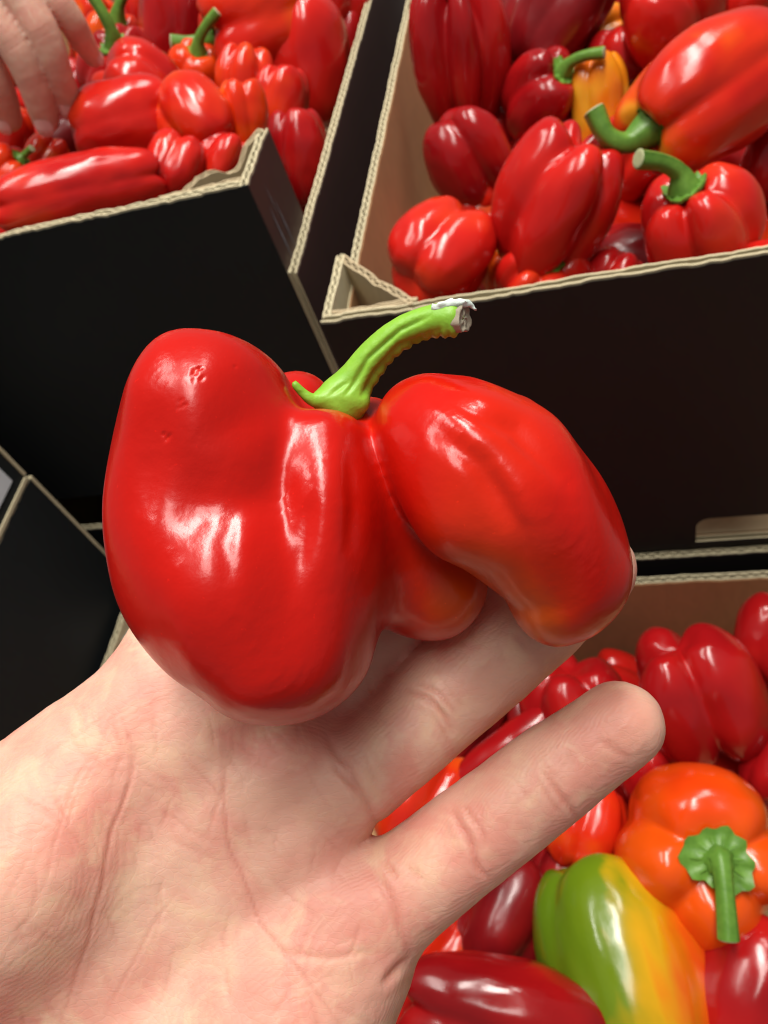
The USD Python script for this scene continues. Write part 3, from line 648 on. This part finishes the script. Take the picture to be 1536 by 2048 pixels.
lobA3 = chain(Gs, [K(560, 985, 100, z0 + .001), K(560, 1090, 118, z0)])
left = smin(smin(smin(smin(lobA, lobA0, .006), lobA2, 0.006), lobA3, .006), lobB, 0.0065)
right = smin(lobC, lobC2, 0.006)
f = smin(left, core, 0.009)
f = smin(f, lobE, 0.003)
f = smin(f, lobD, 0.007)
f = smin(f, lobF, 0.002)
f = smin(f, right, 0.0021)
# hollow in which the stem sits
dip = chain(Gs, [K(692, 770, 42, z0 + .002), K(692, 800, 30, z0 + .002)])
f = -smin(-f, dip + 0.0004, 0.004)
V, Fc = surface_nets(f, lo, h)
V = smooth_mesh(smooth_mesh(V, Fc, 30, 0.6, -0.61), Fc, 6, 0.5, 0.0)
N0 = vnormals(V, Fc)
V = V + N0 * (0.0006 * (meshkit.fbm(V * 60 + 3, 2) - 0.5) * 2 + 0.0012 * (meshkit.noise(V * [170, 85, 130] + 7) - 0.5))[:, None]
px = project(V); c_ = px[Fc].mean(1)
V, Fc = trimesh.remesh.subdivide(V, Fc, np.nonzero((c_[:, 0] > 300) & (c_[:, 0] < 490) & (c_[:, 1] > 690) & (c_[:, 1] < 960) & (N0[Fc].mean(1)[:, 2] < 0))[0])
N0 = vnormals(V, Fc)
# shallow pleats running down from the stem
px = project(V)
for line, dep, wd in [([(570, 820), (562, 930), (570, 1060), (590, 1180)], .0005, 26), ([(470, 1010), (450, 1090), (460, 1180)], .0004, 26), ([(300, 900), (290, 1040)], .0004, 30),
                      ([(860, 850), (960, 930), (1040, 1060), (1070, 1180)], .0009, 24), ([(890, 790), (1030, 860), (1130, 960)], .0010, 22), ([(620, 1000), (600, 1150)], .0004, 18),
                      ([(700, 900), (712, 1010), (700, 1120)], .0006, 20)]:
    d, t = seg_dist(px, line)
    V = V - N0 * (dep * np.exp(-(d / wd) ** 2) * np.sin(np.clip(t * 0.92 + 0.04, 0, 1) * np.pi) ** 0.7 * (N0[:, 2] < 0.2))[:, None]
scar = np.zeros(len(V))
# small bites and scratches in the skin near the left shoulder
for (bx, by, r, dp) in [(392, 745, 9, .0005), (404, 757, 7, .0004), (362, 802, 6, .0004), (370, 812, 5, .0004), (334, 876, 8, .0006), (328, 870, 5, .0004), (470, 732, 5, .0003), (400, 738, 6, .0005), (388, 760, 5, .0004), (358, 815, 5, .0003), (339, 936, 4, .0002)]:
    q_ = px + 9 * np.stack([meshkit.noise(V * 1500) - .5, meshkit.noise(V * 1500 + 31) - .5], 1)
    d = np.hypot((q_[:, 0] - bx) * 1.2 + (q_[:, 1] - by) * .5, (q_[:, 1] - by) * 1.1)
    scar = np.maximum(scar, np.exp(-(d / (.55 * r)) ** 2) * (N0[:, 2] < 0) * dp / .0006)
    V = V - N0 * (0.5 * dp * np.exp(-(d / (.8 * r)) ** 2) * (N0[:, 2] < 0) * (0.3 + 1.4 * meshkit.noise(V * 1900 + 3)))[:, None]
tone = 0.30 + 0.6 * (meshkit.fbm(V * 28 + 9, 3) - 0.5)
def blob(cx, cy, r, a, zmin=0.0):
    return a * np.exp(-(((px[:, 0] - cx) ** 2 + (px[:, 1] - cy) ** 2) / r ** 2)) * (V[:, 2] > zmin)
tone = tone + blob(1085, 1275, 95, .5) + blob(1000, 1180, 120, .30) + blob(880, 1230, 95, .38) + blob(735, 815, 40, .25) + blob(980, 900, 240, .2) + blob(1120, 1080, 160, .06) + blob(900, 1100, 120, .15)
hold = thing('red_pepper', 'large double lobed red pepper held on the open hand, thick ribbed green stem', 'pepper', W(C(700, 1050, 0.118)))
part('flesh', (W(V), Fc), HERO, hold, tone={'tone': np.clip(tone + 0.5 * scar, 0, 1)})
# stem: implicit, ridged
h = 0.00035
sp = [K(682, 806, 52, .1185), K(710, 762, 38, .1175), K(752, 706, 32, .116), K(806, 662, 30, .1145), K(864, 640, 30, .113), K(900, 636, 31, .1120)]
lo = C(560, 590, .118) - [0, 0, .012]; hi = C(965, 850, .118) + [0, 0, .008]
G = grid(lo, hi, h)
f = chain(G, sp)
for a_, b_ in [((690, 800), (640, 800)), ((695, 800), (722, 806)), ((690, 798), (668, 780))]:
    f = smin(f, chain(G, [K(*a_, 26, .1175), K(*b_, 16, .1165)]), 0.0022)
f = smin(f, chain(G, [K(660, 798, 19, .1160), K(628, 801, 13, .1150), K(606, 786, 10, .1145), K(590, 769, 8, .1140)]), 0.0015)
V, Fc = surface_nets(f, lo, h); V = smooth_mesh(V, Fc, 5); N0 = vnormals(V, Fc); px = project(V)
axis = [(684, 800), (712, 765), (752, 708), (808, 660), (868, 636), (916, 636)]
d, t = seg_dist(px, axis)
fade = np.clip((t - 0.05) / 0.15, 0, 1)
for line, dep, wd in [([(700, 775), (738, 715), (800, 660), (860, 632)], .0005, 5), ([(726, 790), (752, 745), (800, 693), (880, 660)], .0007, 6), ([(690, 790), (712, 765), (735, 730)], .0003, 4), ([(660, 790), (700, 760)], .0003, 5)]:
    dd, tt = seg_dist(px, line)
    V = V - N0 * (dep * np.exp(-(dd / wd) ** 2) * np.sin(np.clip(tt, .02, .98) * np.pi) ** 0.5 * (N0[:, 2] < 0.2))[:, None]
# knobbly rib along the underside
dd, tt = seg_dist(px, [(742, 800), (775, 742), (820, 698), (870, 676), (915, 664)])
V = V + N0 * (0.0007 * np.exp(-(dd / 13) ** 2) * (0.35 + 0.65 * np.abs(np.sin(tt * np.pi * 11)) ** 1.2) * np.clip(tt * 6, 0, 1))[:, None]
V = V + N0 * (0.00012 * (meshkit.fbm(V * 900, 3) - 0.5))[:, None]
s_ = part('stem', (W(V), Fc), STEM2, hold, smooth=True)
# dry cut end: a ragged lopsided disc with a raised rim
e0, e1 = C(916, 637, .1120), C(937, 638, .1108)
axd = (e1 - e0) / np.linalg.norm(e1 - e0); axd = np.array([0.80, 0.05, -0.60]); axd /= np.linalg.norm(axd)
u = np.cross(axd, [0, 0, 1.0]); u /= np.linalg.norm(u); w = np.cross(axd, u)
V = []; nt = 30; tt = np.arange(nt) / nt * 2 * np.pi
base = C(929, 637, .1108)
for rr, zz in [(1.75, -2.4), (1.95, -1.2), (2.0, -0.1), (1.9, 0.12), (1.6, 0.05), (1.1, -0.15), (0.7, 0.0), (0.3, -0.1), (0.02, -0.08)]:
    wob = 1 + 0.10 * np.sin(3 * tt + 1) + 0.06 * np.sin(7 * tt) + 0.03 * np.sin(13 * tt)
    V.append(base + (rr * wob * 1e-3 * 1.0)[:, None] * (np.cos(tt)[:, None] * u * 1.0 + np.sin(tt)[:, None] * w * 0.85) + (zz * 1e-3 + 0.07e-3 * np.sin(5 * tt + rr * 2))[:, None] * axd)
V = np.vstack(V); i, j = np.meshgrid(np.arange(8), np.arange(nt), indexing='ij'); j2 = (j + 1) % nt
a, b, c2, e = i * nt + j, i * nt + j2, (i + 1) * nt + j2, (i + 1) * nt + j
Fq = np.concatenate([np.stack([a, b, c2], -1).reshape(-1, 3), np.stack([a, c2, e], -1).reshape(-1, 3)])
if np.einsum('ij,ij->i', np.cross(V[Fq[:, 1]] - V[Fq[:, 0]], V[Fq[:, 2]] - V[Fq[:, 0]]), V[Fq[:, 0]] - base + axd * 0.001).sum() < 0: Fq = Fq[:, ::-1]
part('cut_end', (W(V), Fq), CUT2, s_, smooth=True)
# pale frayed fibres on top of the cut
lo = C(850, 585, .113) - [0, 0, .004]; hi = C(965, 640, .113) + [0, 0, .004]
G = grid(lo, hi, 0.0003)
f = chain(G, [K(868, 613, 5, .1110), K(893, 608, 8, .1106), K(918, 606, 9, .1104), K(940, 608, 9, .1104), K(952, 618, 5, .1104)])
f = f + 0.0013 * (meshkit.fbm(G.reshape(-1, 3) * 900, 4).reshape(f.shape) - 0.5)
V, Fc = surface_nets(f, lo, 0.0003)
part('frayed_fibre', (W(V), Fc), FLUFF, s_, smooth=True)

# ------------------------------------------------------------ the holding hand: one continuous surface
h = 0.0009
lo = np.array([-0.112, -0.016, 0.112]); hi = np.array([0.052, 0.128, 0.182])
G = grid(lo, hi, h)
HZ = -0.0050                                   # the pepper rests on the palm
pinky = chain(G, [K(775, 1806, 106, .1385), K(964, 1658, 100, .1385), K(1110, 1543, 96, .1375), K(1237, 1450, 88, .1365)])
ring = chain(G, [K(686, 1566, 102, .1425), K(845, 1430, 103, .1445), K(1025, 1268, 108, .1475), K(1172, 1140, 97, .1505)])
middle = chain(G, [K(575, 1490, 108, .1480), K(712, 1345, 100, .1520), K(850, 1165, 94, .156), K(950, 1040, 82, .158)])
index = chain(G, [K(440, 1400, 118, .1465), K(560, 1210, 108, .153), K(690, 1040, 98, .158), K(790, 930, 84, .160)])
thumb = chain(G, [K(40, 1660, 165, .142), K(290, 1420, 122, .144), K(390, 1220, 98, .152), K(420, 1080, 84, .156)])
palm = chain(G, [K(-200, 2000, 190, .142), K(440, 1430, 130, .1445)])
palm = smin(palm, chain(G, [K(-200, 2080, 190, .143), K(580, 1515, 128, .1445)]), .006)
palm = smin(palm, chain(G, [K(-150, 2180, 190, .143), K(610, 1650, 118, .1435)]), .006)
palm = smin(palm, chain(G, [K(-50, 2300, 200, .142), K(680, 1810, 120, .1405)]), .006)
palm = smin(palm, chain(G, [K(330, 2330, 265, .140), K(560, 2050, 200, .139), K(680, 1915, 145, .1395)]), .008)   # hypothenar
palm = smin(palm, chain(G, [K(-260, 1960, 260, .141), K(60, 1730, 205, .138), K(170, 1560, 120, .141)]), .008)   # thenar
f = smin(palm, thumb, .008)
fg = smin(smin(index, middle, .001), smin(ring, pinky, .0012), .001)
f = smin(f, fg, .0055)
V, Fc = surface_nets(f, lo, h)
V = smooth_mesh(V, Fc, 10)
m = trimesh.Trimesh(V, Fc, process=False)
px = project(V); cen = px[Fc].mean(1); near = (vnormals(V, Fc)[Fc].mean(1)[:, 2] < 0.35) & (cen[:, 0] > -40) & (cen[:, 0] < 1400) & (cen[:, 1] > 1080) & (cen[:, 1] < 2090)
V, Fc = trimesh.remesh.subdivide(V, Fc, np.nonzero(near)[0])
V = smooth_mesh(V, Fc, 2)
N0 = vnormals(V, Fc); px = project(V); front = np.clip((0.25 - N0[:, 2]) / 0.4, 0, 1)
V = V + N0 * (0.0012 * (meshkit.fbm(V * 60 + 5, 3) - 0.5) + 0.00022 * (meshkit.fbm(V * 420, 2) - 0.5))[:, None]
crease = np.zeros(len(V)); flush = np.zeros(len(V))
LINES = [  # (points, depth mm, width px, colour)
    ([(262, 1470), (268, 1545), (230, 1638), (203, 1782), (163, 1918), (118, 2060)], 0.75, 8, .40),
    ([(449, 1470), (446, 1560), (447, 1664), (482, 1749), (521, 1853), (625, 1971), (690, 2060)], 0.8, 8, .42),
    ([(365, 1508), (405, 1550), (443, 1593), (455, 1660)], 0.5, 6, .25),
    ([(351, 1782), (300, 1860), (260, 1938), (200, 2055)], 0.4, 7, .20),
    ([(235, 1430), (150, 1560), (105, 1700), (60, 1850)], 0.3, 8, .15),
    ([(228, 1420), (200, 1500), (150, 1600)], 0.35, 6, .2), ([(215, 1425), (150, 1470), (60, 1520)], 0.35, 7, .2), ([(238, 1425), (262, 1480), (280, 1520)], 0.4, 6, .25),
    ([(655, 1470), (690, 1530), (735, 1600), (752, 1650)], 0.6, 10, .25), ([(668, 1535), (720, 1585)], .4, 7, .25),
    ([(812, 1375), (855, 1400), (890, 1430), (905, 1470)], 0.55, 7, .32), ([(835, 1365), (880, 1390), (915, 1430)], 0.45, 6, .28), ([(860, 1425), (885, 1460), (900, 1490)], .3, 6, .2),
    ([(905, 1620), (930, 1660), (952, 1710), (965, 1755)], 0.55, 7, .32), ([(930, 1612), (955, 1650), (975, 1690)], .35, 6, .25), ([(945, 1722), (975, 1758)], .4, 6, .2),
    ([(1085, 1545), (1110, 1580), (1140, 1615), (1150, 1640)], 0.5, 7, .3), ([(1075, 1560), (1100, 1600), (1128, 1632)], .3, 6, .2), ([(1195, 1480), (1230, 1500), (1262, 1520)], .25, 8, .25),
    ([(745, 1740), (775, 1790), (800, 1850), (825, 1920)], 0.5, 9, .2), ([(770, 1720), (790, 1760)], .4, 6, .2),
    ([(765, 1965), (790, 1940), (820, 1915)], 0.7, 9, .22), ([(545, 1900), (660, 1920), (760, 1900)], .25, 9, .1), ([(20, 1585), (120, 1640), (190, 1720)], .2, 7, .12),
    ([(745, 1655), (790, 1640)], .5, 12, .2)]
for k_, (line, dep, wd, colr) in enumerate(LINES):
    palm_ = k_ < 8
    dep, wd, colr = (dep * .55, wd * .5, colr) if palm_ else (dep * 2.0, wd * .85, colr * 1.5)
    if len(line) > 2:                          # round the corners of the line
        q = np.array(line, float); k = np.linspace(0, len(q) - 1, 6 * len(q)); q = np.stack([np.interp(k, np.arange(len(q)), q[:, 0]), np.interp(k, np.arange(len(q)), q[:, 1])], 1)
        for _ in range(8): q[1:-1] = (q[:-2] + 2 * q[1:-1] + q[2:]) / 4
        line = q[::2]
    d, t = seg_dist(px + 9 * np.stack([meshkit.noise(V * 260) - .5, meshkit.noise(V * 260 + 40) - .5], 1), line)
    e = np.sin(np.clip(t * 0.94 + 0.03, 0, 1) * np.pi) ** 0.5 * front
    g_ = np.exp(-(d / wd) ** 2)
    V = V - N0 * (dep * 0.38e-3 * (g_ - 0.35 * np.exp(-((d - 2.4 * wd) / (1.5 * wd)) ** 2)) * e)[:, None]
    crease = np.maximum(crease, colr * 0.9 * np.exp(-(d / (0.8 * wd)) ** 2) * e); flush = np.maximum(flush, 0.45 * np.exp(-(d / (5 * wd)) ** 2) * e * min(1, colr * 2.5))
for (bx, by, r, a_) in [(1250, 1440, 85, .85), (880, 1680, 60, .4), (835, 1440, 40, .25), (500, 1960, 90, .45), (90, 1650, 110, .2), (300, 1560, 70, .2), (80, 1480, 70, .35), (640, 1640, 120, .35), (330, 1640, 60, .25), (1010, 1640, 60, .35), (1010, 1400, 70, .3)]:
    flush = np.maximum(flush, a_ * np.exp(-((px[:, 0] - bx) ** 2 + (px[:, 1] - by) ** 2) / r ** 2))
rl = np.random.RandomState(8)
for k_ in range(90):                           # fine short lines crossing the palm and the finger pads
    cx, cy = rl.uniform(0, 720), rl.uniform(1440, 2050)
    if k_ > 66: t_ = rl.uniform(); cx, cy = ((800 + 400 * t_, 1770 - 300 * t_) if k_ % 2 else (740 + 300 * t_, 1540 - 260 * t_))
    an = math.radians(rl.choice([68, 108, 140]) + rl.uniform(-16, 16)) if k_ <= 66 else math.radians(-52 + rl.uniform(-14, 14)); ln = rl.uniform(25, 80) if k_ <= 66 else rl.uniform(20, 45)
    v_ = np.array([math.cos(an), -math.sin(an) if k_ <= 66 else -math.sin(an)]) * ln
    sel = np.nonzero((np.abs(px[:, 0] - cx) < ln + 20) & (np.abs(px[:, 1] - cy) < ln + 20) & (front > 0))[0]
    q = px[sel] + 8 * np.stack([meshkit.noise(V[sel] * 300) - .5, meshkit.noise(V[sel] * 300 + 40) - .5], 1)
    bend_ = np.array([v_[1], -v_[0]]) * rl.uniform(-.15, .15)
    d, t = seg_dist(q, [(cx, cy) - v_, (cx, cy) + bend_, (cx, cy) + v_])
    e = np.exp(-(d / 3.6) ** 2) * np.sin(np.clip(t * .94 + .03, 0, 1) * np.pi) * front[sel] * rl.uniform(.4, 1)
    V[sel] -= N0[sel] * (0.00016 * e)[:, None]; crease[sel] = np.maximum(crease[sel], .22 * e)
hand = thing('hand', 'open left hand palm up, holding the large double lobed pepper', 'hand', W(C(500, 1750, .142)))
part('skin', (W(V), Fc), PALM, hand, tone={'flush': np.clip(flush, 0, 1), 'crease': np.clip(crease, 0, 1)})

# ------------------------------------------------------------ the other hand, reaching into the left crate
h = 0.0016
HZ = 0.0
zk = 0.50
lo = C(-420, -420, zk) - [0, 0, .055]; hi = C(230, 300, .55) + [0, 0, .04]
G = grid(lo, hi, h)
fingers = [[K(-75, 40, 37, .485), K(-30, 120, 33, .50), K(0, 185, 31, .515), K(16, 236, 26, .53)],
           [K(-45, 0, 39, .478), K(28, 85, 37, .490), K(66, 165, 32, .505), K(92, 238, 27, .525)],
           [K(20, -30, 39, .478), K(84, 65, 35, .490), K(112, 140, 30, .505), K(135, 205, 26, .525)],
           [K(60, -60, 35, .482), K(128, 22, 29, .495), K(160, 74, 25, .51), K(186, 114, 18, .525)]]
f = chain(G, [K(-90, -50, 60, .478), K(-230, -230, 90, .47)])
f = smin(f, chain(G, [K(0, -80, 55, .478), K(-200, -260, 90, .47)]), .012)
f = smin(f, chain(G, [K(50, -90, 45, .482), K(-180, -300, 85, .475)]), .012)
f = smin(f, chain(G, [K(-220, -250, 110, .47), K(-380, -420, 100, .465)]), .012)
for c_ in fingers: f = smin(f, chain(G, c_), .0016)
V, Fc = surface_nets(f, lo, h); V = smooth_mesh(V, Fc, 6); 
V, Fc = trimesh.remesh.subdivide(V, Fc); V = smooth_mesh(V, Fc, 2); N0 = vnormals(V, Fc); px = project(V)
V = V + N0 * (0.0012 * (meshkit.fbm(V * 70 + 5, 3) - 0.5))[:, None]
crease = np.zeros(len(V)); flush = np.zeros(len(V))
for c_ in fingers:
    q = [project(p[0][None])[0] for p in c_]
    for kx, am in ((1, .22), (2, .16)):
        dirv = (q[kx + 1] - q[kx - 1]); dirv /= np.linalg.norm(dirv); nv_ = np.array([-dirv[1], dirv[0]])
        for o in (-7, 0, 7):
            c0 = q[kx] + dirv * o
            d, t = seg_dist(px, [c0 - nv_ * 22, c0 + nv_ * 22])
            g_ = np.exp(-(d / 2.6) ** 2) * (N0[:, 2] < 0)
            V = V - N0 * (0.0006 * g_ * am)[:, None]; crease = np.maximum(crease, am * .7 * g_)
        flush = np.maximum(flush, .7 * np.exp(-((px - q[kx]) ** 2).sum(1) / 30 ** 2))
hand2 = thing('hand', "another person's hand reaching down into the left crate, back of the fingers showing", 'hand', W(C(20, 60, .5)))
part('skin', (W(V), Fc), BACK, hand2, tone={'flush': np.clip(flush, 0, 1), 'crease': np.clip(crease, 0, 1)})
tree_pts = V
for c_ in fingers:                             # nails
    a_, b_ = c_[2][0], c_[3][0]
    d_ = (b_ - a_) / np.linalg.norm(b_ - a_); r_ = c_[3][1]
    nn = np.array([0, -0.25, -1.0]); nn -= d_ * (nn @ d_); nn /= np.linalg.norm(nn); s2 = np.cross(d_, nn)
    g_ = np.linspace(-1, 1, 13); uu, vv = np.meshgrid(g_, g_)
    x_ = uu * np.sqrt(1 - vv ** 2 / 2.4); y_ = vv * np.sqrt(1 - uu ** 2 / 2.4)
    ang_ = x_ * 0.72
    pts = (b_ + d_ * (r_ * 0.18))[None, None] + (y_ * r_ * 0.72)[..., None] * d_ + (r_ * 1.0 * np.sin(ang_))[..., None] * s2 + (r_ * (1.03 * np.cos(ang_) - 0.20 * np.clip(y_, 0, 1) ** 2) + 0.0002)[..., None] * nn
    pts = pts.reshape(-1, 3); n_ = 13
    i, j = np.meshgrid(np.arange(n_ - 1), np.arange(n_ - 1), indexing='ij'); a = i * n_ + j
    Fq = np.concatenate([np.stack([a, a + 1, a + n_ + 1], -1).reshape(-1, 3), np.stack([a, a + n_ + 1, a + n_], -1).reshape(-1, 3)])
    part('fingernail', (W(np.vstack([pts, pts - nn * 0.0006])), np.vstack([Fq, Fq[:, ::-1] + len(pts)])), NAIL, hand2, smooth=60)
